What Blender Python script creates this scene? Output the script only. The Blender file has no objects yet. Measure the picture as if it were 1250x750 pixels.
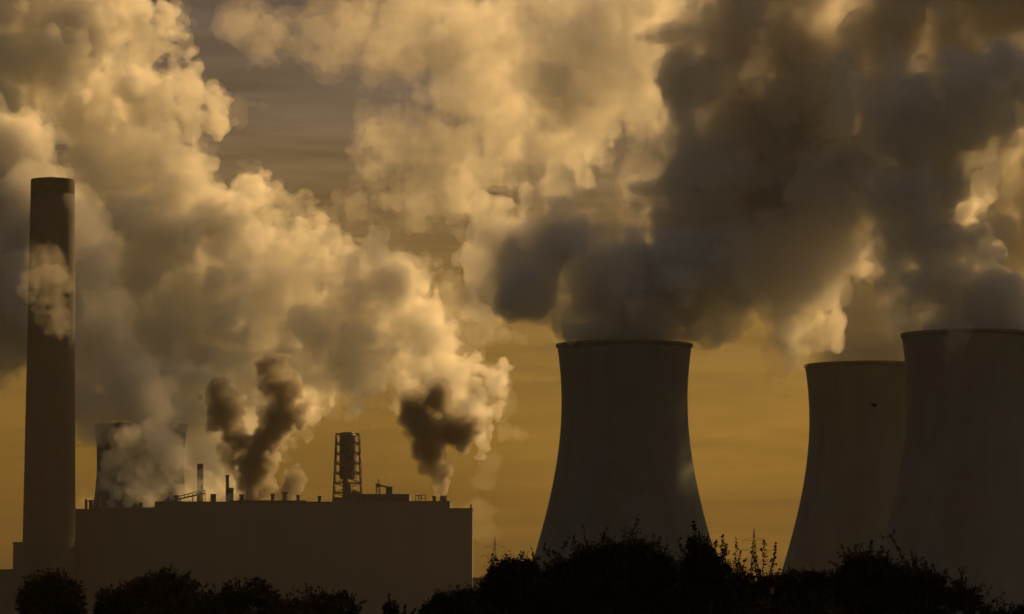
import bpy, bmesh, math, random
import numpy as np
import openvdb as vdb
from mathutils import Vector, Matrix

random.seed(7)
rng = np.random.default_rng(11)
R = math.radians
sc = bpy.context.scene
COL = sc.collection

# ------------------------------------------------------------------ camera
F = 4400.0                       # focal length in pixels of a 1250 px wide picture
HOR = 740.0                      # picture row of the horizon
ZC = 8.0                         # eye height
PITCH = math.atan((HOR - 375.0) / F)
cam_d = bpy.data.cameras.new('camera')
cam_d.lens = F / 1250 * 36.0
cam_d.sensor_width = 36.0
cam_d.clip_start = 1.0
cam_d.clip_end = 60000.0
cam = bpy.data.objects.new('camera', cam_d)
COL.objects.link(cam)
cam.location = (0, 0, ZC)
cam.rotation_euler = (R(90) + PITCH, 0, 0)
sc.camera = cam

# ------------------------------------------------------------------ sky, sun, exposure
SUN_AZ, SUN_EL = 42.0, 30.0      # degrees right of the view axis, above the horizon
world = bpy.data.worlds.new('World')
sc.world = world
world.use_nodes = True
nt = world.node_tree
nt.nodes.clear()
N, L = nt.nodes.new, nt.links.new
sky = N('ShaderNodeTexSky')
sky.sky_type = 'NISHITA'
sky.sun_disc = False
sky.sun_elevation = R(SUN_EL)
sky.sun_rotation = R(SUN_AZ)
sky.air_density = 1.6
sky.dust_density = 4.0
bw = N('ShaderNodeRGBToBW'); L(sky.outputs[0], bw.inputs[0])
tc = N('ShaderNodeTexCoord')
sep = N('ShaderNodeSeparateXYZ'); L(tc.outputs['Generated'], sep.inputs[0])
ramp = N('ShaderNodeValToRGB')
cr = ramp.color_ramp
cr.elements[0].position = 0.0; cr.elements[0].color = (0.60, 0.30, 0.030, 1)
cr.elements[1].position = 0.55; cr.elements[1].color = (0.12, 0.14, 0.15, 1)
for p, c in ((0.045, (0.58, 0.295, 0.035, 1)), (0.09, (0.42, 0.25, 0.075, 1)), (0.14, (0.245, 0.18, 0.12, 1)), (0.2, (0.175, 0.143, 0.132, 1)), (0.3, (0.15, 0.145, 0.135, 1))):
    e = cr.elements.new(p); e.color = c
L(sep.outputs['Z'], ramp.inputs[0])
# thin streaked cirrus
mp = N('ShaderNodeMapping'); L(tc.outputs['Generated'], mp.inputs[0])
mp.inputs['Scale'].default_value = (7, 7, 85)
mp.inputs['Rotation'].default_value = (0, R(2.5), 0)
nz = N('ShaderNodeTexNoise'); L(mp.outputs[0], nz.inputs['Vector'])
nz.inputs['Scale'].default_value = 1.3
nz.inputs['Detail'].default_value = 6
nz.inputs['Roughness'].default_value = 0.6
nz.inputs['Distortion'].default_value = 0.7
mr = N('ShaderNodeMapRange'); L(nz.outputs['Fac'], mr.inputs[0])
mr.inputs[1].default_value = 0.3; mr.inputs[2].default_value = 0.72
mr.inputs[3].default_value = 0.62; mr.inputs[4].default_value = 1.34
m1 = N('ShaderNodeMath'); m1.operation = 'MULTIPLY'
L(bw.outputs[0], m1.inputs[0]); L(mr.outputs[0], m1.inputs[1])
mx = N('ShaderNodeVectorMath'); mx.operation = 'SCALE'
L(ramp.outputs[0], mx.inputs[0]); L(m1.outputs[0], mx.inputs['Scale'])
# away from the sun the sky keeps its own cool colour
mrb = N('ShaderNodeMapRange'); L(sep.outputs['Y'], mrb.inputs[0])
mrb.inputs[1].default_value = -0.05; mrb.inputs[2].default_value = 0.75
cool = N('ShaderNodeVectorMath'); cool.operation = 'SCALE'; L(sky.outputs[0], cool.inputs[0]); cool.inputs['Scale'].default_value = 0.22
mixs = N('ShaderNodeMix'); mixs.data_type = 'RGBA'
L(mrb.outputs[0], mixs.inputs['Factor']); L(cool.outputs[0], mixs.inputs['A']); L(mx.outputs[0], mixs.inputs['B'])
bg = N('ShaderNodeBackground'); L(mixs.outputs['Result'], bg.inputs[0])
bg.inputs[1].default_value = 0.078
wo = N('ShaderNodeOutputWorld'); L(bg.outputs[0], wo.inputs[0])

sun_d = bpy.data.lights.new('sun', 'SUN')
sun_d.energy = 4.6
sun_d.angle = R(0.5)
sun_d.color = (1.0, 0.588, 0.195)
sun = bpy.data.objects.new('sun', sun_d)
COL.objects.link(sun)
sdir = Vector((math.sin(R(SUN_AZ)) * math.cos(R(SUN_EL)), math.cos(R(SUN_AZ)) * math.cos(R(SUN_EL)), math.sin(R(SUN_EL))))
sun.rotation_euler = sdir.to_track_quat('Z', 'Y').to_euler()
sun.location = sdir * 3000

sc.view_settings.view_transform = 'Standard'
sc.view_settings.look = 'None'
sc.view_settings.exposure = 0.1
sc.view_settings.gamma = 1.0
sc.view_settings.use_curve_mapping = False

cy = sc.cycles
cy.max_bounces = 12
cy.diffuse_bounces = 2
cy.glossy_bounces = 1
cy.volume_bounces = 11
cy.transparent_max_bounces = 96
cy.use_denoising = True
cy.use_adaptive_sampling = True
cy.adaptive_threshold = 0.035
cy.sample_clamp_indirect = 4.0

# ------------------------------------------------------------------ helpers
def at(px, py, D):
    """world point seen at picture pixel (px, py) at depth D along +Y"""
    # camera space direction
    x, y = (px - 625.0) / F, (375.0 - py) / F
    c, s = math.cos(PITCH), math.sin(PITCH)
    d = Vector((x, c - y * s, s + y * c))
    d *= D / d.y
    return Vector((0, 0, ZC)) + d

def tag(o, label=None, cat=None, group=None, kind=None):
    if label: o['label'] = label
    if cat: o['category'] = cat
    if group: o['group'] = group
    if kind: o['kind'] = kind
    return o

def empty(name, loc):
    o = bpy.data.objects.new(name, None)
    o.location = loc
    o.empty_display_size = 2
    COL.objects.link(o)
    return o

def link_mesh(name, me, mat, parent=None, loc=None):
    o = bpy.data.objects.new(name, me)
    if mat: me.materials.append(mat)
    COL.objects.link(o)
    if parent is not None:
        o.parent = parent
    if loc is not None:
        o.location = loc
    return o

def obj(name, bm, mat, parent=None, loc=None, smooth=False):
    bmesh.ops.recalc_face_normals(bm, faces=bm.faces)
    me = bpy.data.meshes.new(name)
    bm.to_mesh(me); bm.free()
    if smooth:
        me.polygons.foreach_set('use_smooth', [True] * len(me.polygons))
    return link_mesh(name, me, mat, parent, loc)

def box(bm, x0, x1, y0, y1, z0, z1):
    v = [bm.verts.new(p) for p in ((x0, y0, z0), (x1, y0, z0), (x1, y1, z0), (x0, y1, z0), (x0, y0, z1), (x1, y0, z1), (x1, y1, z1), (x0, y1, z1))]
    for f in ((0, 3, 2, 1), (4, 5, 6, 7), (0, 1, 5, 4), (1, 2, 6, 5), (2, 3, 7, 6), (3, 0, 4, 7)):
        bm.faces.new([v[i] for i in f])

def bar(bm, a, b, r, n=6, r2=None):
    a, b = Vector(a), Vector(b)
    if r2 is None: r2 = r
    d = (b - a).normalized()
    u = d.cross(Vector((0, 0, 1)) if abs(d.z) < 0.95 else Vector((1, 0, 0))).normalized()
    w = d.cross(u)
    ra, rb = [], []
    for k in range(n):
        t = 2 * math.pi * k / n
        o = u * math.cos(t) + w * math.sin(t)
        ra.append(bm.verts.new(a + o * r)); rb.append(bm.verts.new(b + o * r2))
    for k in range(n):
        j = (k + 1) % n
        bm.faces.new((ra[k], ra[j], rb[j], rb[k]))
    bm.faces.new(ra[::-1]); bm.faces.new(rb)

def lathe(bm, prof, n=96):
    rings = []
    for r, z in prof:
        rings.append([bm.verts.new((r * math.cos(2 * math.pi * k / n), r * math.sin(2 * math.pi * k / n), z)) for k in range(n)])
    m = len(prof)
    for i in range(m):
        a, b = rings[i], rings[(i + 1) % m]
        for k in range(n):
            j = (k + 1) % n
            bm.faces.new((a[k], a[j], b[j], b[k]))

# ------------------------------------------------------------------ materials
def mat_solid(name, col, rough=0.9, var=0.25, scale=0.05, stretch=(1, 1, 1), col2=None, bump=0.0, spec=0.2):
    m = bpy.data.materials.new(name); m.use_nodes = True
    t = m.node_tree; b = t.nodes['Principled BSDF']
    b.inputs['Roughness'].default_value = rough
    b.inputs['Specular IOR Level'].default_value = spec
    tc = t.nodes.new('ShaderNodeTexCoord'); mp = t.nodes.new('ShaderNodeMapping')
    mp.inputs['Scale'].default_value = stretch
    t.links.new(tc.outputs['Object'], mp.inputs[0])
    nz = t.nodes.new('ShaderNodeTexNoise'); nz.inputs['Scale'].default_value = scale; nz.inputs['Detail'].default_value = 8; nz.inputs['Roughness'].default_value = 0.65
    t.links.new(mp.outputs[0], nz.inputs['Vector'])
    rp = t.nodes.new('ShaderNodeValToRGB')
    c2 = col2 or tuple(c * (1 - var) for c in col)
    rp.color_ramp.elements[0].position = 0.35; rp.color_ramp.elements[0].color = (*c2, 1)
    rp.color_ramp.elements[1].position = 0.65; rp.color_ramp.elements[1].color = (*col, 1)
    t.links.new(nz.outputs['Fac'], rp.inputs[0])
    t.links.new(rp.outputs[0], b.inputs['Base Color'])
    if bump:
        bp = t.nodes.new('ShaderNodeBump'); bp.inputs['Strength'].default_value = bump
        t.links.new(nz.outputs['Fac'], bp.inputs['Height']); t.links.new(bp.outputs[0], b.inputs['Normal'])
    return m

M_CONC = mat_solid('tower_concrete', (0.12, 0.165, 0.21), var=0.3, scale=1.0, stretch=(0.06, 0.06, 0.012))
M_RIM = mat_solid('rim_concrete', (0.16, 0.155, 0.15), var=0.3, scale=0.3)
M_CHIM = mat_solid('chimney_concrete', (0.11, 0.115, 0.12), var=0.2, scale=1.0, stretch=(0.1, 0.1, 0.015))
M_CAP = mat_solid('chimney_cap', (0.09, 0.085, 0.08), var=0.4, scale=0.2)
M_CLAD = mat_solid('cladding', (0.16, 0.17, 0.175), var=0.08, scale=1.0, stretch=(0.12, 0.12, 0.01))
M_STEEL = mat_solid('steelwork', (0.16, 0.15, 0.145), rough=0.6, var=0.3, scale=0.4)
M_BARK = mat_solid('bark', (0.06, 0.045, 0.035), var=0.4, scale=4)
M_LEAF = mat_solid('leaves', (0.02, 0.026, 0.012), var=0.45, scale=1.5, rough=1.0, spec=0.0)
M_LEAFB = mat_solid('autumn_leaves', (0.035, 0.025, 0.013), var=0.45, scale=1.5, rough=1.0, spec=0.0)
M_GRASS = mat_solid('field_grass', (0.06, 0.07, 0.03), var=0.4, scale=0.02)
M_ROOF = mat_solid('slate_roof', (0.022, 0.021, 0.02), var=0.3, scale=2)
M_BRICK = mat_solid('brick', (0.22, 0.10, 0.07), var=0.3, scale=3)
M_FEATHER = mat_solid('feathers', (0.02, 0.02, 0.022), var=0.3, scale=8)

def mat_volume(name, dens, col=(1, 1, 1), g=0.35):
    m = bpy.data.materials.new(name); m.use_nodes = True
    t = m.node_tree; t.nodes.clear()
    out = t.nodes.new('ShaderNodeOutputMaterial')
    s = t.nodes.new('ShaderNodeVolumeScatter')
    s.inputs['Color'].default_value = (*col, 1); s.inputs['Density'].default_value = dens; s.inputs['Anisotropy'].default_value = g
    # what is not scattered is absorbed: albedo = col
    a = t.nodes.new('ShaderNodeVolumeAbsorption'); a.inputs['Color'].default_value = (*col, 1); a.inputs['Density'].default_value = dens
    ad = t.nodes.new('ShaderNodeAddShader')
    t.links.new(s.outputs[0], ad.inputs[0]); t.links.new(a.outputs[0], ad.inputs[1]); t.links.new(ad.outputs[0], out.inputs['Volume'])
    return m

# ------------------------------------------------------------------ ground and haze
bm = bmesh.new()
vs = [bm.verts.new(p) for p in ((-5000, -60, 0), (5000, -60, 0), (5000, 12000, 0), (-5000, 12000, 0))]
bm.faces.new(vs)
tag(obj('ground', bm, M_GRASS), kind='structure')

HAZE = 1.6e-5
m = bpy.data.materials.new('haze'); m.use_nodes = True
t = m.node_tree; t.nodes.clear()
out = t.nodes.new('ShaderNodeOutputMaterial'); pv = t.nodes.new('ShaderNodeVolumePrincipled')
pv.inputs['Color'].default_value = (0.95, 0.80, 0.55, 1); pv.inputs['Density'].default_value = HAZE; pv.inputs['Anisotropy'].default_value = 0.35
pv.inputs['Density Attribute'].default_value = ''
t.links.new(pv.outputs[0], out.inputs['Volume'])
bm = bmesh.new(); box(bm, -5100, 5100, -120, 12100, -1, 640)
tag(obj('haze', bm, m), kind='stuff')

# ------------------------------------------------------------------ cooling towers
def tower_radius(z, s=1.0):
    return 25.6 * math.sqrt(1 + ((z - 90.7) / 61.0) ** 2)
H_T = 114.0
def tower(px, D, label, name='cooling_tower', size=1.0):
    p = at(px, HOR, D)
    t = empty(name, (p.x, p.y, 0)); tag(t, label, 'cooling tower', 'concrete cooling towers')
    t.scale = (size, size, size)
    bm = bmesh.new()
    zs = [i * (H_T - 1.1) / 48 for i in range(49)]
    outer = [(tower_radius(z), z) for z in zs]
    inner = [(tower_radius(z) - 0.8, z) for z in zs[::-1]]
    lathe(bm, outer + inner, 128)
    obj('shell', bm, M_CONC, t, smooth=True)
    bm = bmesh.new(); rt = tower_radius(H_T)
    lathe(bm, [(rt - 1.0, H_T - 1.1), (rt + 0.45, H_T - 1.1), (rt + 0.45, H_T), (rt - 1.0, H_T)], 128)
    obj('rim', bm, M_RIM, t)
    return p

T1 = tower(763, 1462, 'lone cooling tower in the middle, clear of its neighbours, standing behind the big dark bush')
T2 = tower(1061, 1586, 'lower-looking cooling tower half hidden by the tower on its right')
T3 = tower(1190, 1405, 'nearest cooling tower, broad and dark, cut off by the right edge of the view')
T0 = tower(170, 2340, 'distant hazy cooling tower behind the long building, half lost in steam beside the chimney', size=1.1)

# ------------------------------------------------------------------ chimney
PX = lambda n, D: n * D / F
DCH = 2116.0
pc = at(59, HOR, DCH)
ch = empty('chimney', (pc.x, pc.y, 0)); tag(ch, 'very tall broad concrete chimney with a dark top, a wisp of steam across it', 'chimney')
zt = 259.0
bm = bmesh.new()
prof = [(15.9 - 2.9 * (i / 20), i / 20 * (zt - 9)) for i in range(21)]
lathe(bm, prof + [(r - 1.2, z) for r, z in prof[::-1]], 64)
obj('shaft', bm, M_CHIM, ch, smooth=True)
bm = bmesh.new()
lathe(bm, [(11.6, zt - 9), (13.0, zt - 9), (12.95, zt - 0.4), (12.6, zt), (11.6, zt)], 64)
obj('cap', bm, M_CAP, ch)
for k in range(3):
    a = k * 2.094 + 0.5
    bm = bmesh.new(); lathe(bm, [(3.4, zt - 12), (3.9, zt - 12), (3.9, zt + 0.5), (3.4, zt + 0.5)], 24)
    obj('flue', bm, M_CAP, ch, loc=(5.6 * math.cos(a), 5.6 * math.sin(a), 0))
# the block at its foot
a, b = at(16, 664, 2108), at(47, 664, 2108)
bm = bmesh.new(); box(bm, a.x, b.x, 2108, 2126, 0, a.z)
blk = empty('chimney_base_block', ((a.x + b.x) / 2, 2108, 0))
o = obj('wall', bm, M_CLAD, blk); o.matrix_parent_inverse = Matrix.Translation(-blk.location)
bm = bmesh.new(); box(bm, a.x - 0.4, b.x - 0.3, 2107.6, 2126.5, a.z + 0.003, a.z + 1.0)
o = obj('roof', bm, M_STEEL, blk); o.matrix_parent_inverse = Matrix.Translation(-blk.location)
tag(blk, 'flat roofed block standing against the left foot of the tall chimney', 'building')

# ------------------------------------------------------------------ boiler house
DB = 2140.0
bx = empty('boiler_house', (at(335, HOR, DB).x, DB, 0))
tag(bx, 'long dark flat roofed power station building with roof plant, right of the chimney', 'building')
MI = Matrix.Translation(-bx.location)
def bpart(name, bm, mat, parent=None, label=None):
    o = obj(name, bm, mat, parent or bx)
    if parent is None: o.matrix_parent_inverse = MI
    if label: o['label'] = label
    return o
X = lambda px: at(px, HOR, DB).x
Z = lambda py: at(625, py, DB).z
def wall_block(x0, x1, ytop, dy0, dy1, name, mat=M_CLAD):
    bm = bmesh.new(); box(bm, X(x0), X(x1), DB + dy0, DB + dy1, 0, Z(ytop)); return bpart(name, bm, mat)
wall_block(74, 188, 623, 0.2, 60, 'wall')
wall_block(188.05, 404, 614, 0, 62, 'wall')
wall_block(404.05, 549, 613, 0.1, 61, 'wall')
wall_block(549.05, 576.5, 622, 0.3, 58, 'wall')
def roof_strip(x0, x1, y, h=2.0, d=62, name='parapet'):
    bm = bmesh.new(); box(bm, X(x0), X(x1), DB - 0.6, DB + d + 1.0, Z(y) + 0.004, Z(y) + 0.004 + PX(h, DB)); return bpart(name, bm, M_STEEL)
roof_strip(74, 187.6, 623, 1.5); roof_strip(188.3, 280, 614, 1.5); roof_strip(280.3, 372, 614, 3.0); roof_strip(372.4, 403.8, 614, 1.5)
roof_strip(499.5, 549, 613, 1.2); roof_strip(549.4, 577, 622, 1.5)
def roof_box(x0, x1, y0, y1, d0, d1, name, mat=M_STEEL):
    bm = bmesh.new(); box(bm, X(x0), X(x1), DB + d0, DB + d1, Z(y1), Z(y0)); return bpart(name, bm, mat)
roof_box(405, 418, 607, 612.8, 2, 50, 'roof_block'); roof_box(418.2, 499, 603, 612.8, 2.4, 50, 'roof_block')
roof_box(476, 491, 607.5, 611, 1.6, 2.3, 'louvre', M_CONC)
# right corner post
roof_box(573.6, 575.8, 616, 620.2, 1, 3, 'corner_post')
# rail frame
bm = bmesh.new()
for x in (507, 510.8, 514, 518.6):
    bar(bm, (X(x), DB + 4, Z(611.7)), (X(x), DB + 4, Z(604)), 0.28)
bar(bm, (X(507), DB + 4, Z(605)), (X(518.6), DB + 4, Z(604.2)), 0.3); bar(bm, (X(511), DB + 4, Z(608)), (X(518.6), DB + 4, Z(608)), 0.2)
bpart('railing', bm, M_STEEL)
# roof crane
bm = bmesh.new()
for x in (458, 462.5):
    bar(bm, (X(x), DB + 10, Z(602.8)), (X(x), DB + 10, Z(590)), 0.35)
for k in range(4):
    y = 602 - k * 3.0
    bar(bm, (X(458), DB + 10, Z(y)), (X(462.5), DB + 10, Z(y - 3)), 0.22)
bar(bm, (X(460.5), DB + 10, Z(591)), (X(460.5), DB + 10, Z(584.5)), 0.4)
bar(bm, (X(457), DB + 10, Z(590.5)), (X(473), DB + 10, Z(594.5)), 0.55)
box(bm, X(457.5), X(463.5), DB + 9, DB + 11.5, Z(594), Z(590.5))
box(bm, X(470), X(478), DB + 9, DB + 12, Z(602.7), Z(593.5))
bpart('roof_crane', bm, M_STEEL)
# vents and short stacks
def vent(x, w, y0, y1, d=12, capn=False):
    bm = bmesh.new(); r = PX(w / 2, DB)
    bar(bm, (X(x), DB + d, Z(y1)), (X(x), DB + d, Z(y0)), r, 14)
    o = bpart('vent', bm, M_STEEL)
    if capn:
        bm = bmesh.new(); bar(bm, (X(x), DB + d, Z(y0) + 0.003), (X(x), DB + d, Z(y0) + 1.0), r * 1.35, 14)
        c = bpart('vent_cap', bm, M_STEEL); c.parent = o; c.matrix_parent_inverse = Matrix.Identity(4)
for v in ((541, 9, 605, 611.8, 8), (331, 4.5, 604.5, 610.8, 9, True), (346, 6, 602.5, 610.8, 9, True), (238, 8, 564, 612, 30), (272, 4, 580, 612, 28, True), (277, 6, 594, 612, 26),
          (362, 4, 606, 612.3, 10, True), (101, 3.5, 609, 621.5, 12), (107, 5, 612, 621.5, 12, True), (117, 3, 607, 621.5, 14, True), (126, 4, 613, 621.5, 12), (212, 5, 606, 612.3, 14, True),
          (256, 7, 602, 612.3, 20), (292, 5, 605, 610.8, 14, True), (529, 4, 606.5, 611.7, 16, True), (388, 4, 607, 612.3, 12, True), (168, 4, 615, 621.4, 14, True)):
    vent(*v)
# sloping conveyor gallery on the roof
bm = bmesh.new()
for s in (-1, 1):
    bar(bm, (X(205), DB + 20 + s, Z(610)), (X(246), DB + 20 + s, Z(601)), 0.5)
    bar(bm, (X(205), DB + 20 + s, Z(606.5)), (X(246), DB + 20 + s, Z(597.5)), 0.3)
for k in range(9):
    x = 205 + k * 5.1; y = 610 - 9 * k / 8
    bar(bm, (X(x), DB + 20, Z(y)), (X(x), DB + 20, Z(y - 3.5)), 0.25)
    if k % 3 == 2: bar(bm, (X(x), DB + 20, Z(612.3)), (X(x), DB + 20, Z(y)), 0.3)
bpart('conveyor_gallery', bm, M_STEEL)

# lattice framed stack on the roof
ls = empty('lattice_framed_stack', (X(421.5), DB + 25, Z(611)))
tag(ls, 'round steel flue inside a tapering lattice frame, rising from the building roof', 'flue stack')
MI2 = Matrix.Translation(-ls.location)
x0, x1, w0, w1, zb, zt2 = X(404.5), X(439), X(408.5), X(436.5), Z(612.5), Z(527.5)
cx, cyy = X(421.5), DB + 25
bm = bmesh.new()
hb, ht = (x1 - x0) / 2, (w1 - w0) / 2
def leg(sx, sy, f):
    h = hb + (ht - hb) * f
    return Vector((cx + sx * h, cyy + sy * h, zb + (zt2 - zb) * f))
S4 = ((-1, -1), (1, -1), (1, 1), (-1, 1))
nb = 7
for i, (sx, sy) in enumerate(S4):
    bar(bm, leg(sx, sy, 0), leg(sx, sy, 1), 0.55, r2=0.42)
    nx = S4[(i + 1) % 4]
    for k in range(nb):
        f0, f1 = k / nb, (k + 1) / nb
        bar(bm, leg(sx, sy, f1), leg(*nx, f1), 0.28)
        bar(bm, leg(sx, sy, f0), leg(*nx, f1), 0.2); bar(bm, leg(*nx, f0), leg(sx, sy, f1), 0.2)
o = obj('lattice_frame', bm, M_STEEL, ls); o.matrix_parent_inverse = MI2
bm = bmesh.new()
rf = PX(10.2, DB)
ring = [(rf, Z(583)), (rf, Z(529.5)), (rf * 0.75, Z(525.5)), (rf * 0.6, Z(525.5)), (rf * 0.6, Z(583))]
lathe(bm, ring, 32)
o = obj('flue', bm, M_STEEL, ls); o.matrix_parent_inverse = Matrix.Translation(-ls.location) @ Matrix.Translation((cx, cyy, 0))
bm = bmesh.new()
box(bm, cx - PX(6, DB), cx + PX(4, DB), cyy - 3, cyy + 3, Z(612.4), Z(589)); bar(bm, (cx - 2, cyy, Z(589)), (cx - 1, cyy, Z(583.2)), 1.8)
box(bm, cx + PX(5, DB), cx + PX(12, DB), cyy - 3, cyy + 3, Z(612.4), Z(598))
o = obj('duct', bm, M_STEEL, ls); o.matrix_parent_inverse = MI2

# low sheds either side
def shed(x0, x1, y, D, dep, label, pitch=0):
    a, b = at(x0, y, D), at(x1, y, D)
    e = empty('low_shed', ((a.x + b.x) / 2, D, 0)); mi = Matrix.Translation(-e.location)
    bm = bmesh.new(); box(bm, a.x, b.x, D, D + dep, 0, a.z - 1.0)
    o = obj('wall', bm, M_CLAD, e); o.matrix_parent_inverse = mi
    bm = bmesh.new(); box(bm, a.x - 0.5, b.x + 0.5, D - 0.5, D + dep + 0.5, a.z - 0.996, a.z)
    o = obj('roof', bm, M_STEEL, e); o.matrix_parent_inverse = mi
    tag(e, label, 'building')
shed(577.5, 612, 705, 2160, 30, 'low flat shed at the right end of the long building')
shed(-40, 30, 695, 2112, 14, 'low hazy shed at the left edge beside the chimney block')

# ------------------------------------------------------------------ pylons
def pylon(px, ytop, D, label):
    p = at(px, HOR, D); H = at(px, ytop, D).z
    e = empty('electricity_pylon', (p.x, p.y, 0)); tag(e, label, 'pylon', 'electricity pylons on the horizon')
    bm = bmesh.new()
    def c(sx, sy, f):
        h = 4.0 * (1 - f) ** 1.5 + 0.75 * (1 - f * 0.7)
        return Vector((sx * h, sy * h, H * f))
    fs = [0, .16, .3, .42, .53, .63, .72, .8, .88, .95]
    for i, (sx, sy) in enumerate(S4):
        nx = S4[(i + 1) % 4]
        for k in range(len(fs) - 1):
            bar(bm, c(sx, sy, fs[k]), c(sx, sy, fs[k + 1]), 0.15, 4)
            bar(bm, c(sx, sy, fs[k]), c(*nx, fs[k + 1]), 0.075, 4); bar(bm, c(*nx, fs[k]), c(sx, sy, fs[k + 1]), 0.075, 4)
        bar(bm, c(sx, sy, .95), (0, 0, H), 0.12, 4)
    obj('lattice_mast', bm, M_STEEL, e)
    for f, w in ((.64, 6.5), (.76, 8.0), (.87, 5.5)):
        bm = bmesh.new(); z = H * f
        for s in (-1, 1):
            for yy in (-0.6, 0.6):
                bar(bm, (0, yy, z), (s * w, 0, z + 0.3), 0.09, 4); bar(bm, (0, yy, z + 1.8), (s * w, 0, z + 0.3), 0.075, 4)
            bar(bm, (s * w, 0, z + 0.3), (s * w, 0, z - 2.2), 0.075, 4)
        obj('crossarm', bm, M_STEEL, e)
pylon(921, 645, 1720, 'small electricity pylon in the gap between two cooling towers')
pylon(604, 655, 2050, 'faint electricity pylon between the long building and the middle tower')

# ------------------------------------------------------------------ steam
def lattice_noise(shape, vox, wl, seed, off):
    """smooth value noise, wavelength wl metres, sampled on a grid"""
    g = np.random.default_rng(seed)
    n = [int(s * vox / wl) + 3 for s in shape]
    a = g.random(n, dtype=np.float32) * 2 - 1
    for ax in range(3):
        x = (np.arange(shape[ax]) * vox) / wl + off[ax]
        i = np.floor(x).astype(int); f = (x - i).astype(np.float32); f = f * f * (3 - 2 * f)
        sh = [1, 1, 1]; sh[ax] = -1
        f = f.reshape(sh)
        a = np.take(a, i, axis=ax) * (1 - f) + np.take(a, i + 1, axis=ax) * f
    return a

def grow(spheres, lv, g, n1=12, n2=7, k1=(0.32, 0.55), k2=(0.3, 0.5), up=0.15):
    """cauliflower: smaller billows on the skin of bigger ones"""
    out = list(spheres); cur = spheres
    for l in range(lv):
        nxt = []
        for (c, r) in cur:
            for _ in range(n1 if l == 0 else n2):
                d = g.normal(size=3); d[2] += up; d /= np.linalg.norm(d)
                rr = r * g.uniform(*(k1 if l == 0 else k2))
                nxt.append((c + d * (r * g.uniform(0.72, 1.0)), rr))
        out += nxt; cur = nxt
    return out

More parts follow.
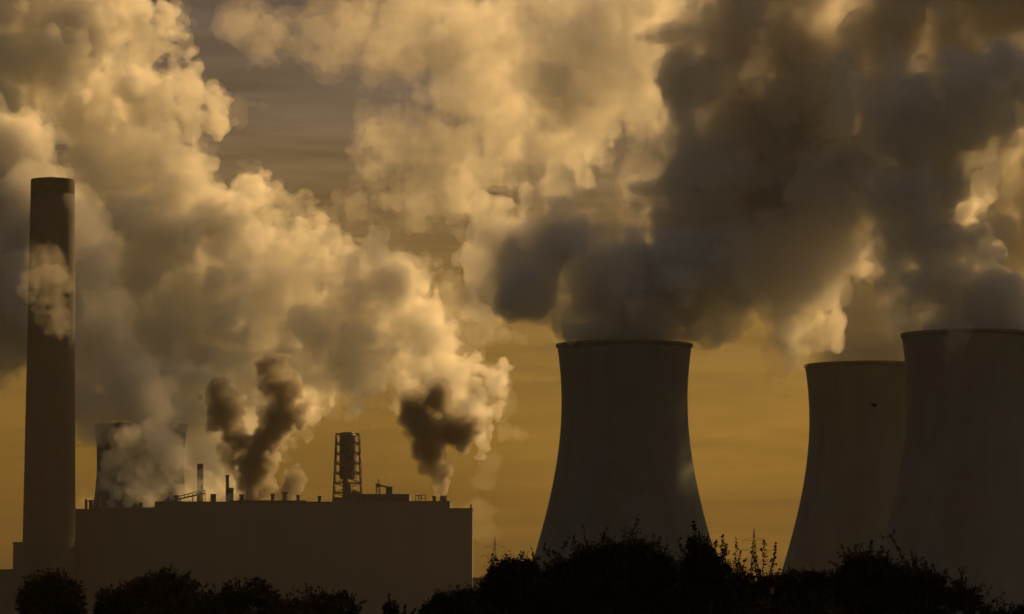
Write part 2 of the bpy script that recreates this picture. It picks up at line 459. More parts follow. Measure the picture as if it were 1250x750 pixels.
def plume(label, blobs, D, mats, isos, vox=2.0, seed=1, lv=2, amps=((45, 7), (20, 5), (9, 3), (4.5, 1.6)), mouths=(), rx=1.0, depth_k=0.6, wisp=6.0, group='steam plumes', floor=None, name='steam_plume', n1=12, n2=7, flat=1.0, billow=(), tex=0.0):
    g = np.random.default_rng(seed)
    sp = []
    for b in blobs:
        px, py, r = b[:3]; dd = b[3] if len(b) > 3 else None
        rm = PX(r, D)
        if dd is None: dd = g.uniform(-1, 1) * rm * depth_k
        p = at(px, py, D + dd)
        sp.append((np.array(p), rm * (D + dd) / D))
    sp = grow(sp, lv, g, n1, n2)
    C = np.array([c for c, r in sp]); Rr = np.array([r for c, r in sp])
    pad = 4 * vox + wisp + 4
    lo = (C - Rr[:, None]).min(0) - pad; hi = (C + Rr[:, None]).max(0) + pad
    if floor is not None: lo[2] = max(lo[2], floor - 3 * vox)
    shape = tuple(int(v) for v in np.ceil((hi - lo) / vox))
    f = np.full(shape, -pad, np.float32)
    ax = [lo[i] + np.arange(shape[i]) * vox for i in range(3)]
    for c, r in sp:
        m_ = r + pad * 0.6
        i0 = [max(0, int((c[i] - m_ - lo[i]) / vox)) for i in range(3)]
        i1 = [min(shape[i], int((c[i] + m_ - lo[i]) / vox) + 2) for i in range(3)]
        if any(i1[i] <= i0[i] for i in range(3)): continue
        X_, Y_, Z_ = (ax[i][i0[i]:i1[i]] - c[i] for i in range(3)); Y_ = Y_ / flat
        d = r - np.sqrt((X_ ** 2)[:, None, None] + (Y_ ** 2)[None, :, None] + (Z_ ** 2)[None, None, :])
        s = f[i0[0]:i1[0], i0[1]:i1[1], i0[2]:i1[2]]
        np.maximum(s, d.astype(np.float32), out=s)
    for k, (wl, am) in enumerate(amps):
        f += am * lattice_noise(shape, vox, wl, seed * 31 + k, (0.3, 0.7, 0.1))
    for k, (wl, am) in enumerate(billow):
        f += am * (np.abs(lattice_noise(shape, vox, wl, seed * 57 + k, (0.2, 0.4, 0.6))) * 3 - 0.8)
    def clip(a):
        for (mp_, zr) in mouths:
            rho = np.sqrt(((ax[0] - mp_.x) ** 2)[:, None] + ((ax[1] - mp_.y) ** 2)[None, :])
            zsel = ax[2] < zr
            lim = np.maximum(24.8 - rho, rho - 31.0).astype(np.float32)
            low = ax[2] < zr - 7
            a[:, :, low] = np.minimum(a[:, :, low], (rho - 31.0).astype(np.float32)[:, :, None])
            a[:, :, zsel] = np.minimum(a[:, :, zsel], lim[:, :, None])
        if floor is not None:
            a[:, :, :] = np.minimum(a, (ax[2] - floor).astype(np.float32)[None, None, :])
        for i in range(3):
            sl = [slice(None)] * 3
            sl[i] = slice(0, 2); a[tuple(sl)] = -5; sl[i] = slice(-2, None); a[tuple(sl)] = -5
        return a
    root = None; flip = None
    for k, (iso, mat) in enumerate(zip(isos, mats)):
        a = f.copy()
        if k == 0 and wisp:
            w = lattice_noise(shape, vox, 26, seed * 7 + 1, (0, 0, 0)) + 0.6 * lattice_noise(shape, vox, 11, seed * 7 + 2, (0, 0, 0)) + 0.35 * lattice_noise(shape, vox, 5.5, seed * 7 + 3, (0, 0, 0))
            a += wisp * w
        if k and tex:
            for q_, (wl, am) in enumerate(((30, 0.95), (15, 0.85), (8, 0.75), (4.2, 0.6))):
                a += tex * am * lattice_noise(shape, vox, wl, seed * 91 + 7 * k + 50 * q_, (0.5, 0.1, 0.9))
        a = clip(a - iso)
        gr = vdb.FloatGrid(-5.0)
        gr.copyFromArray(np.ascontiguousarray(np.clip(a, -5, 5)))
        pts, quads = gr.convertToQuads(0.0)
        if len(quads) == 0: continue
        pts = pts * vox + lo
        # split into connected pieces; drop crumbs
        lab = np.arange(len(pts))
        while True:
            m_ = lab[quads].min(1); new = lab.copy()
            np.minimum.at(new, quads.ravel(), np.repeat(m_, 4)); new = new[new]
            if (new == lab).all(): break
            lab = new
        ids, cnt = np.unique(lab, return_counts=True)
        order = [i_ for i_ in ids[np.argsort(-cnt)] if cnt[ids == i_][0] > 0.03 * cnt.max() and cnt[ids == i_][0] > 150][:6]
        ql = lab[quads[:, 0]]
        for i_ in order:
            qq = quads[ql == i_]
            use, inv = np.unique(qq, return_inverse=True)
            pp = pts[use]; qq = inv.reshape(-1, 4)
            q = pp[qq]
            vol = (np.cross(q[:, 1] - q[:, 0], q[:, 2] - q[:, 0]) * (q.mean(1) - pp.mean(0))).sum()
            if flip is None: flip = vol < 0
            elif (vol < 0) != flip: continue          # an inner hollow: leave it filled
            if flip: qq = qq[:, ::-1]
            org = np.array(sp[0][0]) if root is None else np.array(root.location)
            nm = name if root is None else ('steam_core' if k else 'steam_puff')
            me = bpy.data.meshes.new(nm)
            me.vertices.add(len(pp)); me.vertices.foreach_set('co', (pp - org).astype(np.float32).ravel())
            me.loops.add(len(qq) * 4); me.loops.foreach_set('vertex_index', np.ascontiguousarray(qq).astype(np.int32).ravel())
            me.polygons.add(len(qq)); me.polygons.foreach_set('loop_start', np.arange(0, len(qq) * 4, 4, dtype=np.int32))
            me.update(calc_edges=True)
            if root is None:
                root = link_mesh(nm, me, mat, loc=tuple(org)); tag(root, label, 'steam plume' if name == 'steam_plume' else 'smoke', group)
            else:
                link_mesh(nm, me, mat, root)
        print('plume', label[:40], k, shape, len(quads))
    return root

WARM = (0.97, 0.93, 0.86)
GW = (0.997, 0.992, 0.975)
V_OUT = mat_volume('steam_thin', 0.011, GW, 0.35)
V_MID = mat_volume('steam_mid', 0.03, GW, 0.35)
V_IN = mat_volume('steam_dense', 0.07, GW, 0.35)
DW = (0.965, 0.96, 0.95)  # dark plumes' shade put partly into a more absorbing steam colour
V_DOUT = mat_volume('shaded_steam_thin', 0.045, DW, 0.4)
V_DMID = mat_volume('shaded_steam_mid', 0.10, DW, 0.4)
V_DIN = mat_volume('shaded_steam_dense', 0.16, DW, 0.4)
V_SOUT2 = mat_volume('tan_steam', 0.03, (0.86, 0.83, 0.76), 0.3)
V_SOUT = mat_volume('shaded_smoke_thin', 0.10, (0.48, 0.45, 0.40), 0.3)  # shade of the golden steam put into these absorbing smoke colours
V_SIN = mat_volume('shaded_smoke_dense', 0.13, (0.60, 0.57, 0.51), 0.3)
V_SDEN = mat_volume('shaded_smoke_stem', 0.17, (0.62, 0.58, 0.51), 0.3)
V_FAINT = mat_volume('steam_faint', 0.006, WARM, 0.4)
BANK = tuple(mat_volume('bank_steam', d_, (0.945, 0.935, 0.92), 0.4) for d_ in (0.022, 0.06, 0.10, 0.12))  # the bank's shade also sits partly in this lower steam albedo
GOLD = (V_OUT, V_MID, V_IN, V_IN); DARK = (V_DOUT, V_DMID, V_DIN)

AG = ((45, 6), (21, 4), (10, 2.5), (4, 1.2))
BG_ = ((34, 5.5), (17, 5), (9, 3.6), (5.5, 2.4), (3.6, 1.4))
BD_ = ((22, 4), (11, 2.8), (6, 1.8), (3.6, 1.0))
# big golden plume on the left
plume('big golden plume leaning to the upper left corner above and beside the chimney',
      [(170, 512, 44, -80), (160, 475, 48, -70), (205, 490, 40, -80), (60, 40, 95), (150, 25, 50), (20, 110, 80), (115, 120, 55), (185, 135, 55), (222, 140, 40), (160, 200, 62), (210, 215, 55), (130, 260, 40), (180, 300, 70), (250, 265, 50),
       (250, 360, 75), (200, 430, 65), (160, 380, 45), (230, 500, 50)],
      2420, GOLD, (0, 5, 9, 14), seed=3, tex=11, wisp=9, flat=0.4, depth_k=0.9, vox=1.6, amps=AG, billow=BG_)
plume('broad golden bank of steam behind the long building, right of the chimney plume',
      [(310, 285, 45), (360, 310, 50), (405, 345, 55), (455, 370, 52), (505, 385, 50), (545, 385, 40), (330, 390, 68), (420, 420, 60), (290, 450, 60), (350, 470, 50), (500, 430, 45), (225, 545, 42), (165, 580, 38), (300, 530, 45), (140, 600, 25), (270, 580, 35),
       (545, 465, 40), (578, 455, 28), (515, 470, 30), (590, 480, 16), (570, 500, 26), (585, 525, 14), (530, 430, 35)],
      2480, GOLD, (0, 5, 9, 14), seed=5, tex=11, wisp=9, flat=0.4, depth_k=0.9, vox=1.6, amps=AG, billow=BG_)
plume('dim shaded steam drifting at the left edge behind the tall chimney',
      [(0, 230, 60), (40, 290, 60), (-20, 340, 70), (60, 370, 55), (20, 400, 50), (110, 330, 40), (115, 420, 45), (70, 430, 30), (160, 470, 40), (-40, 420, 50), (30, 170, 40), (100, 490, 35), (190, 500, 30)],
      2290, DARK, (0, 6, 14), seed=4, wisp=9)
# upper middle cloud
plume('pale golden cloud of drifting steam across the top middle of the sky',
      [(500, 25, 62), (560, 60, 68), (620, 95, 62), (680, 75, 75), (740, 50, 85), (705, 150, 62), (600, 165, 62), (525, 180, 52), (470, 190, 38), (545, 240, 38), (510, 250, 28), (650, 195, 50), (780, 110, 60), (800, 30, 70)],
      2500, (V_OUT, V_OUT, V_MID, V_MID), (0, 5, 9, 14), seed=19, tex=11, wisp=10, flat=0.24, depth_k=0.9, vox=1.7, amps=AG, billow=BG_)
plume('thin dim streak of steam along the top left of the middle cloud',
      [(290, 25, 26), (335, 35, 30), (385, 35, 32), (430, 30, 36), (470, 60, 34), (400, 70, 22)],
      2550, (V_FAINT, V_FAINT, V_OUT), (0, 5, 8), seed=9, wisp=10, tex=8)
# tower one
plume('dark plume from the middle cooling tower with a heavy lobe leaning left',
      [(763, 415, 60, 0), (730, 405, 32, 0), (800, 405, 32, 0), (735, 365, 52), (790, 365, 52), (640, 335, 46), (612, 345, 26), (655, 366, 24), (640, 275, 38), (690, 250, 30), (672, 300, 48), (715, 330, 42), (604, 335, 28), (624, 362, 28, -20), (654, 376, 24, -20), (640, 340, 38, -30), (655, 250, 26), (668, 345, 40), (635, 300, 36), (800, 320, 42), (770, 330, 40), (838, 335, 52), (852, 380, 20), (880, 385, 15)],
      1462, DARK, (0, 3, 7), vox=1.6, seed=12, mouths=((T1, 114.5),), floor=80, wisp=5, tex=4, amps=((30, 4), (14, 2), (7, 1), (3.6, 0.6)), billow=BD_)
plume('huge dark bank of steam filling the upper right sky',
      [(910, 150, 85), (872, 210, 80), (950, 250, 110), (1000, 180, 110), (900, 310, 80), (960, 345, 66), (975, 350, 32), (963, 392, 30), (960, 428, 15), (930, 330, 72, -20), (975, 345, 48, -30), (1005, 300, 46, -20), (890, 345, 58, -10), (880, 270, 75), (1040, 220, 70, -20), (1030, 250, 60), (855, 100, 60), (885, 45, 70), (985, 60, 80), (1085, 40, 85), (1170, 55, 75), (1085, 140, 85), (1225, 15, 65), (960, -30, 80), (1100, -40, 90), (1040, 130, 80), (1160, 120, 60),
       (1340, 40, 110, 10), (1450, 150, 100, 20), (1460, 20, 130, 20), (1560, 130, 110, 20), (1600, -60, 140, 20), (1480, -160, 140, 20), (1540, 240, 70, 20), (1330, -110, 120, 0), (1680, 100, 100, 30)],  # blobs out of view, added to shade the nearest tower's plume
      1500, BANK, (0, 5, 9, 14), vox=2.0, seed=14, wisp=8, tex=8, flat=0.7, amps=((40, 6), (18, 3), (8, 1.6), (4, 1)), billow=BD_)
plume('narrow pale edged plume rising from the half hidden tower on the right',
      [(1061, 440, 56, 0), (1030, 432, 28, 0), (1095, 432, 28, 0), (1050, 395, 44), (1055, 355, 34), (1066, 315, 24), (1073, 285, 12), (1085, 385, 30)],
      1586, (V_OUT, V_SOUT2, V_SOUT2), (0, 2, 5), vox=1.6, seed=16, mouths=((T2, 114.5),), floor=80, wisp=3, amps=((30, 2.5), (14, 1.5), (7, 1), (3.6, 0.6)), billow=((11, 1.6), (6, 1)))
plume('dark plume from the nearest tower at the right edge',
      [(1190, 402, 62, 0), (1150, 395, 34, 0), (1232, 397, 28, 0), (1142, 350, 48), (1180, 362, 42), (1128, 300, 44), (1120, 245, 46), (1128, 185, 60), (1108, 345, 20), (1212, 378, 28), (1165, 300, 24), (1100, 150, 60), (1172, 215, 30), (1190, 130, 50), (1230, 100, 45),
       (1146, 405, 38, 155), (1132, 418, 30, 160), (1175, 425, 44, 165), (1200, 400, 45, 190), (1120, 385, 26, 170), (1165, 385, 40, 190), (1160, 330, 45, 200), (1155, 260, 50, 210), (1150, 190, 50, 220), (1150, 120, 55, 230)],  # hidden blobs behind the plume, added to shade the middle tower's right side
      1405, DARK, (0, 3, 7), vox=1.6, seed=18, mouths=((T3, 114.5),), floor=80, wisp=6, tex=4, amps=((30, 4), (14, 2), (7, 1), (3.6, 0.6)), billow=BD_)
plume('bright golden edged plume behind the nearest tower plume at the right edge',
      [(1205, 240, 42), (1230, 185, 36), (1230, 320, 50), (1255, 390, 50), (1280, 200, 60), (1300, 300, 70)],
      1720, (V_SOUT2, V_SOUT2, V_DMID), (0, 2, 6), vox=1.8, seed=20, wisp=6, billow=BD_)
# smoke from the building roof, its shade put into a dark colour
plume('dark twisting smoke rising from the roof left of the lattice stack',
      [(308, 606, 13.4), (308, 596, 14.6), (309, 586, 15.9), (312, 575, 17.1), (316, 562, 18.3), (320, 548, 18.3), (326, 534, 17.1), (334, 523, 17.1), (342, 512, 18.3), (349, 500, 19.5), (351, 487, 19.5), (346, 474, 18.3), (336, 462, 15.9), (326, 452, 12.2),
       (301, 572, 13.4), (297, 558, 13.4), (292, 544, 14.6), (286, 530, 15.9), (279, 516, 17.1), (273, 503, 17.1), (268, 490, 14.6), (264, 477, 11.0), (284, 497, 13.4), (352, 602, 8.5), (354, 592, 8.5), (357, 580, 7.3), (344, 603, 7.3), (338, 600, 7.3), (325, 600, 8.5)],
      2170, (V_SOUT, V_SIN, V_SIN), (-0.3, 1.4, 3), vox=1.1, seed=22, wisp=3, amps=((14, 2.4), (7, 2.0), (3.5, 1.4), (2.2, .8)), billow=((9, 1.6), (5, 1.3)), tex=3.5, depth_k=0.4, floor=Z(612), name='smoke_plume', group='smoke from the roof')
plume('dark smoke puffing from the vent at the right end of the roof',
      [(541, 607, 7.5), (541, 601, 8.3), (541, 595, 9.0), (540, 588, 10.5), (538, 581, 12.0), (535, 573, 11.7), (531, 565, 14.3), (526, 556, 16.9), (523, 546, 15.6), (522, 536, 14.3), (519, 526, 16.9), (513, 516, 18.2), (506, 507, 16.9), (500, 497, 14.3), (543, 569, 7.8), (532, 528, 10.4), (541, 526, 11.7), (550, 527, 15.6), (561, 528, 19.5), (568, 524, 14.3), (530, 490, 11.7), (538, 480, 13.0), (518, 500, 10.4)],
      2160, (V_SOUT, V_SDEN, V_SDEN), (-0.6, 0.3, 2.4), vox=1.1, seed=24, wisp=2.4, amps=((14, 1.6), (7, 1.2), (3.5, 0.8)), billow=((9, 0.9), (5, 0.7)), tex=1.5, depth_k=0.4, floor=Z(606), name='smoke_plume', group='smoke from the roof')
plume('small pale wisp of steam drifting across the chimney shaft',
      [(42, 350, 11), (50, 340, 13), (60, 332, 13), (70, 338, 10), (62, 320, 9), (78, 345, 8), (36, 358, 8), (64, 365, 9), (66, 385, 9), (72, 398, 7), (52, 320, 8)],
      2080, (V_FAINT, V_FAINT, V_OUT), (0, 1.5, 3), vox=1.0, seed=27, wisp=6, tex=6, billow=((6, 1.6), (3, 1.0)), amps=((14, 1.8), (7, 1.5), (3.2, 1.2), (2.1, .6)))
plume('low tangled steam along the left end of the roof in front of the distant tower',
      [(140, 600, 12), (152, 580, 13), (135, 570, 8), (165, 590, 14), (180, 565, 14), (190, 550, 10), (195, 590, 14), (215, 575, 13), (180, 605, 12), (225, 600, 10), (250, 605, 8), (150, 555, 12), (130, 590, 12), (205, 545, 12), (165, 535, 10), (240, 585, 12), (262, 600, 9), (150, 545, 15), (190, 535, 17), (138, 562, 13), (212, 558, 16), (172, 575, 17), (158, 600, 12), (205, 580, 14)],
      2240, (V_MID, V_MID, V_IN), (0, 2, 4), vox=1.3, seed=28, wisp=4, amps=((14, 3), (7, 2.2), (3.5, 1.4)), tex=4, floor=Z(614))
plume('low ragged vapour clinging to the roof around the thin vent pipes',
      [(203, 607, 7), (216, 604, 8), (228, 601, 8), (241, 603, 9), (254, 600, 9), (268, 602, 8), (281, 606, 7), (240, 588, 8), (246, 576, 6), (262, 590, 7), (232, 594, 7)],
      2160, (V_OUT, V_MID, V_IN), (0, 1.2, 2.4), vox=1.1, seed=33, wisp=4, amps=((14, 2.4), (7, 1.8), (3.2, 1.3)), tex=4, floor=Z(613))
plume('faint wisp of vapour beyond the right end of the long building',
      [(590, 590, 14), (600, 565, 10), (585, 620, 14), (592, 650, 12)],
      2300, (V_FAINT,), (0,), vox=1.6, seed=30, wisp=5, amps=((20, 3), (9, 2.5), (4.5, 1.5)))

# ------------------------------------------------------------------ trees and bushes
class Leaves:
    def __init__(self): self.v = []; self.n = 0
    def add(self, P, size, g):
        """P (n,3) positions -> two-triangle leaves, folded a little along the middle"""
        n = len(P)
        u = g.normal(size=(n, 3)); u /= np.linalg.norm(u, axis=1)[:, None]
        w = g.normal(size=(n, 3)); w -= (w * u).sum(1)[:, None] * u; w /= np.linalg.norm(w, axis=1)[:, None]
        s = (size * g.uniform(0.6, 1.3, n))[:, None]
        self.v.append(np.stack([P - u * s, P + w * s * 0.5, P + u * s, P - w * s * 0.5], 1))
        self.n += n
    def build(self, name, mat, parent):
        V = np.concatenate(self.v).reshape(-1, 3).astype(np.float32)
        nq = len(V) // 4
        me = bpy.data.meshes.new(name)
        me.vertices.add(len(V)); me.vertices.foreach_set('co', (V - np.array(parent.location)).astype(np.float32).ravel())
        me.loops.add(len(V)); me.loops.foreach_set('vertex_index', np.arange(len(V), dtype=np.int32))
        me.polygons.add(nq); me.polygons.foreach_set('loop_start', np.arange(0, len(V), 4, dtype=np.int32))
        me.update(calc_edges=True)
        return link_mesh(name, me, mat, parent)

def tree(name, label, cat, blobs, D, seed, leaf=0.06, clumps=60, per=55, fill=1.0, twigs=30, spikes=(), mat=None, group=None, trunk_r=0.14, bare=0.35):
    """blobs: (px, py, rx_px, ry_px[, depth offset]); spikes: (px0, py0, px1, py1) leafy stems"""
    g = np.random.default_rng(seed); k = D / F
    c0 = at(blobs[0][0], HOR, D)
    e = empty(name, (c0.x, D, 0)); tag(e, label, cat, group)
    lv = Leaves(); wood = bmesh.new(); tw = bmesh.new()
    mi = Matrix.Translation(-e.location)
    base = Vector((c0.x, D, 0))
    low = None
    for b in blobs:
        px, py, rx, ry = b[:4]; dd = b[4] if len(b) > 4 else g.uniform(-.4, .4) * rx * k
        c = np.array(at(px, py, D + dd)); rad = np.array([rx * k, rx * k * 0.9, ry * k])
        area = (rx * ry) / (45 * 45)
        nc = max(5, int(clumps * area))
        d = g.normal(size=(nc, 3)); d /= np.linalg.norm(d, axis=1)[:, None]
        cc = c + d * rad * g.uniform(0.78, 1.03, nc)[:, None]
        cs = np.minimum(rad.min() * 0.3, 0.42) * g.uniform(0.5, 1.2, nc)
        P = (cc[:, None, :] + g.normal(size=(nc, per, 3)) * cs[:, None, None] * 0.5).reshape(-1, 3)
        lv.add(P, leaf, g)
        # leafy inside, bigger sprays
        ni = int(420 * area * fill * max(1, ry / max(rx, 1)))
        d = g.normal(size=(ni, 3)); d /= np.linalg.norm(d, axis=1)[:, None]
        lv.add(c + d * rad * (g.random(ni) ** 0.45)[:, None] * 0.84, min(0.30, rad.min() * 0.5), g)
        # limbs to every blob, twigs out of its skin
        end = Vector(c)
        st = base.lerp(Vector((c0.x, D, end.z)), 0.45)
        bar(wood, st, end, trunk_r * 0.5, 6, trunk_r * 0.18)
        for _ in range(max(2, int(twigs * area))):
            d = g.normal(size=3); d[2] = abs(d[2]) + 0.35; d /= np.linalg.norm(d)
            p0 = Vector(c + d * rad * 0.6)
            ln = g.uniform(0.25, 0.8) * min(1.0, rad.min())
            p1 = Vector(c + d * rad) + Vector(d) * ln * 0.55 + Vector((g.normal() * .12, g.normal() * .12, 0.12))
            bar(tw, p0, p1, 0.014, 4, 0.006)
            if g.random() > bare:
                m_ = g.integers(8, 22); t_ = g.uniform(0.45, 1.05, m_)[:, None]
                lv.add(np.array(p0) * (1 - t_) + np.array(p1) * t_ + g.normal(size=(m_, 3)) * 0.05, leaf, g)
    for (xa, ya, xb, yb, *o) in spikes:
        wd = o[0] if o else 0.07; nl = o[1] if len(o) > 1 else 60
        dd = g.uniform(-.5, .5)
        p0, p1 = np.array(at(xa, ya, D + dd)), np.array(at(xb, yb, D + dd + g.uniform(-.2, .2)))
        bend = g.normal(size=3) * 0.10; prev = None
        for t_ in np.linspace(0, 1, 7):
            p = Vector(p0 * (1 - t_) + p1 * t_ + bend * math.sin(t_ * 2.6))
            if prev is not None: bar(tw, prev, p, 0.02 * (1.15 - t_), 4, 0.02 * (1.0 - t_) + 0.004)
            prev = p
        t_ = g.random(nl)[:, None] ** 1.25
        lv.add(p0 * (1 - t_) + p1 * t_ + bend * np.sin(t_ * 2.6) + g.normal(size=(nl, 3)) * wd * (1.15 - t_), leaf, g)
    ztop = max(at(b[0], b[1], D).z for b in blobs)
    bar(wood, base, (base.x, D, ztop * 0.8), trunk_r, 8, trunk_r * 0.4)
    o = obj('trunk', wood, M_BARK, e); o.matrix_parent_inverse = mi
    if len(tw.verts):
        o = obj('branches', tw, M_BARK, e); o.matrix_parent_inverse = mi
    else: tw.free()
    lv.build('crown', mat or M_LEAF, e)
    return e

TG = 'dark trees along the left foreground'
BG = 'dark bushes along the right foreground'
# left, farther away
tree('round_tree', 'black round crowned tree in front of the tall chimney, clear of the others', 'tree',
     [(62, 738, 40, 34), (45, 726, 22, 20), (78, 724, 24, 22), (62, 716, 28, 16), (36, 740, 16, 20), (90, 745, 16, 26), (66, 780, 38, 40)], 250, 41, leaf=0.11, clumps=95, per=40, twigs=50, fill=1.6, group=TG, trunk_r=0.25)
tree('broad_tree', 'black broad domed tree just right of the round one, before the long building', 'tree',
     [(192, 742, 48, 38), (150, 742, 32, 26), (130, 742, 16, 20), (225, 742, 32, 32), (205, 722, 34, 24), (175, 725, 28, 20), (243, 748, 18, 24), (190, 790, 55, 40)], 250, 42, leaf=0.11, clumps=95, per=40, twigs=50, fill=1.6, group=TG, trunk_r=0.28)
tree('knobbly_tree', 'black low tree with a knob of leaves on top, right of the broad one', 'tree',
     [(295, 748, 40, 34), (268, 740, 22, 22), (314, 714, 10, 12), (322, 735, 20, 22), (285, 730, 22, 16), (335, 745, 14, 20), (295, 790, 45, 38)], 250, 43, leaf=0.11, clumps=85, per=34, twigs=60, fill=1.4, group=TG, trunk_r=0.22)
tree('hedge_bush', 'black low bush whose domed end stands at its right', 'bush',
     [(390, 752, 40, 26), (416, 736, 17, 17), (360, 748, 26, 22), (385, 742, 22, 16), (432, 746, 9, 12), (350, 765, 25, 25), (395, 790, 45, 35)], 250, 44, leaf=0.10, clumps=90, per=36, twigs=55, fill=1.6,
     spikes=((372, 728, 371, 713, .05, 25), (378, 728, 377, 716, .05, 25), (434, 740, 449, 734, .06, 30)), group=TG, trunk_r=0.16)
tree('small_conifer', 'small black pointed shrub standing alone between the low bush and the sloping hedge', 'shrub',
     [(478, 748, 12, 12), (477, 740, 7, 9), (490, 752, 10, 8), (478, 775, 18, 22)], 220, 45, leaf=0.09, clumps=160, per=36, twigs=80, fill=1.6,
     spikes=((477, 740, 476, 727, .06, 45), (482, 745, 486, 736, .05, 30), (502, 752, 508, 742, .06, 40)), group=TG, trunk_r=0.1)
# right, nearer
tree('rounded_bush', 'black rounded bush with bare twigs on top, left end of the right thicket', 'bush',
     [(622, 718, 32, 34), (608, 712, 18, 18), (640, 708, 24, 24), (625, 700, 20, 16), (596, 728, 12, 16), (655, 728, 30, 34), (630, 770, 50, 45)], 122, 51, leaf=0.055, clumps=110, per=60, twigs=40, fill=1.8,
     spikes=((648, 690, 632, 672, .04, 12), (652, 692, 645, 668, .04, 12), (655, 690, 651, 672, .03, 8), (610, 702, 604, 684, .03, 14), (620, 692, 619, 680, .03, 10)), bare=0.5, group=BG)
tree('big_bush', 'big black bush with a ragged domed top in front of the middle cooling tower', 'bush',
     [(755, 734, 62, 66), (700, 726, 40, 44), (720, 704, 34, 32), (765, 692, 36, 32), (795, 704, 30, 34), (740, 686, 24, 20), (682, 714, 22, 28), (815, 719, 24, 30), (670, 739, 24, 36), (830, 739, 28, 46), (785, 682, 18, 18), (755, 804, 95, 60)], 120, 52, leaf=0.055, clumps=110, per=60, twigs=42, fill=1.8,
     spikes=((686, 672, 692, 646, .05, 26), (697, 672, 702, 655, .05, 22), (672, 682, 670, 662, .05, 30), (805, 672, 810, 651, .07, 50), (735, 660, 742, 644, .05, 30), (770, 655, 776, 641, .05, 30), (716, 668, 712, 650, .05, 24)), group=BG)
tree('spired_bush', 'black upright shrub rising to a leafy spire at the middle tower right edge', 'bush',
     [(856, 700, 20, 34), (850, 672, 12, 18), (862, 680, 12, 20), (845, 700, 14, 24), (872, 705, 14, 28), (850, 740, 30, 40), (880, 735, 20, 30), (860, 790, 40, 45)], 116, 53, leaf=0.055, clumps=160, per=60, twigs=60, fill=1.8,
     spikes=((850, 668, 845, 639, .07, 80), (858, 672, 853, 645, .06, 60), (866, 680, 866, 655, .06, 60), (872, 690, 877, 664, .06, 60), (840, 680, 836, 660, .05, 40)), group=BG)
tree('open_shrub', 'thin open shrub of separate leafy stems against the golden sky between two cooling towers', 'shrub',
     [(905, 720, 26, 20), (885, 710, 12, 24), (935, 715, 16, 14), (915, 770, 50, 40)], 118, 54, leaf=0.06, clumps=110, per=40, twigs=30, fill=1.5,
     spikes=((885, 700, 883, 654, .08, 85), (892, 705, 897, 655, .07, 75), (888, 700, 890, 668, .07, 60), (900, 705, 908, 672, .07, 70), (910, 705, 914, 680, .07, 60), (925, 708, 920, 664, .09, 55), (930, 706, 932, 664, .10, 60), (936, 708, 944, 662, .08, 50), (942, 712, 947, 675, .07, 45), (930, 712, 915, 676, .06, 40), (880, 700, 872, 668, .05, 40)), mat=M_LEAFB, group=BG)
tree('low_hedge', 'low even black hedge filling the dip in front of the half hidden tower', 'hedge',
     [(985, 716, 26, 19), (1012, 718, 22, 19), (960, 714, 14, 16), (945, 722, 20, 20), (985, 765, 50, 40)], 135, 55, leaf=0.055, clumps=140, per=55, twigs=40, fill=2.0,
     spikes=((951, 700, 955, 690, .05, 30),), group=BG)
tree('bristly_bush', 'black bristly bush in front of the line where the two right hand towers overlap', 'bush',
     [(1062, 721, 36, 42), (1040, 714, 22, 30), (1080, 717, 24, 30), (1055, 699, 20, 18), (1100, 731, 22, 32), (1032, 727, 14, 34), (1065, 779, 60, 45)], 120, 56, leaf=0.055, clumps=110, per=60, twigs=60, fill=1.8,
     spikes=((1030, 682, 1023, 660, .04, 26), (1034, 682, 1032, 668, .05, 30), (1050, 678, 1051, 664, .05, 40), (1056, 675, 1060, 664, .05, 40), (1066, 676, 1068, 664, .05, 40), (1074, 680, 1074, 668, .05, 30), (1090, 690, 1092, 680, .05, 30)), group=BG)
tree('stemmed_shrub', 'black shrub of tall leaning stems just right of the bristly bush', 'shrub',
     [(1125, 725, 24, 30), (1112, 715, 16, 24), (1142, 722, 14, 26), (1130, 775, 40, 40)], 116, 57, leaf=0.05, clumps=140, per=55, twigs=60, fill=1.8,
     spikes=((1110, 698, 1084, 650, .035, 60), (1108, 700, 1090, 660, .05, 50), (1116, 698, 1110, 668, .06, 70), (1120, 702, 1117, 676, .06, 60), (1138, 704, 1132, 682, .06, 60), (1145, 706, 1140, 688, .05, 50), (1085, 655, 1078, 650, .03, 12), (1086, 656, 1089, 647, .03, 12), (1104, 700, 1098, 678, .05, 40)), group=BG)
tree('twiggy_shrub', 'thin half bare shrub with arching twigs near the right edge', 'shrub',
     [(1182, 735, 18, 18), (1165, 730, 14, 20), (1180, 780, 30, 30)], 116, 58, leaf=0.05, clumps=90, per=34, twigs=60, fill=1.2,
     spikes=((1165, 720, 1152, 697, .05, 28), (1170, 720, 1166, 695, .06, 40), (1178, 722, 1180, 702, .07, 55), (1172, 720, 1175, 695, .05, 26), (1185, 740, 1200, 708, .05, 22), (1188, 742, 1212, 712, .05, 24), (1190, 745, 1225, 722, .05, 26), (1192, 745, 1235, 735, .05, 26), (1186, 735, 1190, 702, .04, 14), (1195, 740, 1206, 722, .06, 26)), bare=.6, mat=M_LEAFB, group=BG)
tree('corner_hedge', 'low black hedge in the bottom right corner', 'hedge',
     [(1232, 760, 28, 18), (1210, 758, 16, 16), (1262, 756, 24, 20), (1235, 790, 45, 30)], 116, 59, leaf=0.05, clumps=140, per=50, twigs=40, fill=2.0, group=BG)

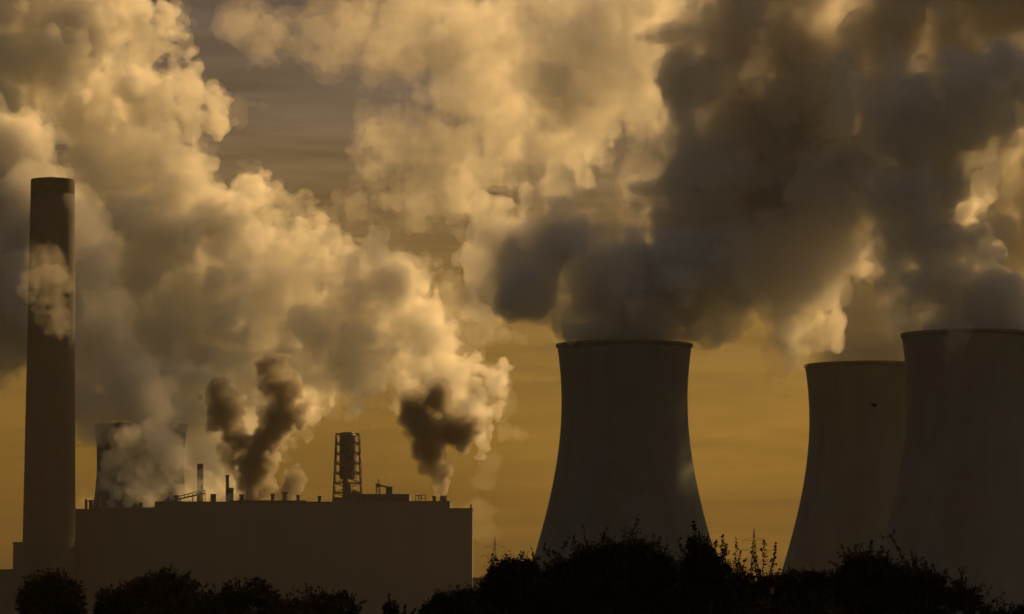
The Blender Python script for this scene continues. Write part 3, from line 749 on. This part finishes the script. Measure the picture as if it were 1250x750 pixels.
# dense low hedge closing the gap to the left
tree('low_hedge', 'dense low black hedge sloping down at its left end, left of the rounded bush', 'hedge',
     [(566, 744, 24, 22), (540, 746, 20, 22), (590, 742, 26, 24), (525, 752, 13, 17), (612, 745, 20, 26), (563, 723, 5, 5), (552, 738, 18, 15), (578, 736, 18, 15), (560, 790, 60, 40)], 128, 61, leaf=0.05, clumps=150, per=60, twigs=16, fill=2.4, group=BG, trunk_r=0.1)

# ------------------------------------------------------------------ bird
pb = at(1069, 495, 300)
bd = empty('bird', pb); tag(bd, 'small black bird flying in front of the half hidden cooling tower', 'bird')
bm = bmesh.new()
bmesh.ops.create_uvsphere(bm, u_segments=14, v_segments=9, radius=0.5)
for v in bm.verts:
    x, y, z = v.co
    t_ = x + 0.5
    w = 0.22 * (0.55 + 0.6 * math.sin(min(1, t_ * 1.1) * math.pi) ** .6)
    v.co = Vector((x * 0.42, y * w * 0.75, z * w * 0.8))
# head, beak and fanned tail grown out of the body
for v in bm.verts:
    if v.co.x > 0.15: v.co.z += 0.02; v.co.x += 0.03
    if v.co.x < -0.14: v.co.z *= 0.35; v.co.x -= 0.12; v.co.y *= 1.6
tip = max(bm.verts, key=lambda v: v.co.x); tip.co.x += 0.06
rot = Matrix.Rotation(R(38), 4, 'Y') @ Matrix.Rotation(R(180), 4, 'Z')
bmesh.ops.transform(bm, matrix=Matrix.Rotation(R(-35), 4, 'Y'), verts=bm.verts)
obj('body', bm, M_FEATHER, bd, smooth=True)
for s, up in ((-1, 0.16), (1, 0.2)):
    bm = bmesh.new()
    pts_ = [(0.10, 0.02), (0.13, 0.18), (0.08, 0.34), (-0.02, 0.44), (-0.08, 0.36), (-0.11, 0.2), (-0.10, 0.02)]
    top = [bm.verts.new((x, s * y, up * (y / .44) ** 1.2 + 0.03)) for x, y in pts_]
    bot = [bm.verts.new((x, s * y, up * (y / .44) ** 1.2 + 0.012)) for x, y in pts_]
    bm.faces.new(top); bm.faces.new(bot[::-1])
    for i in range(len(pts_)):
        j = (i + 1) % len(pts_); bm.faces.new((top[i], bot[i], bot[j], top[j]))
    bmesh.ops.transform(bm, matrix=Matrix.Rotation(R(-35), 4, 'Y') @ Matrix.Rotation(R(0), 4, 'Z'), verts=bm.verts)
    obj('wing', bm, M_FEATHER, bd)
bd.rotation_euler = (0, 0, R(35))
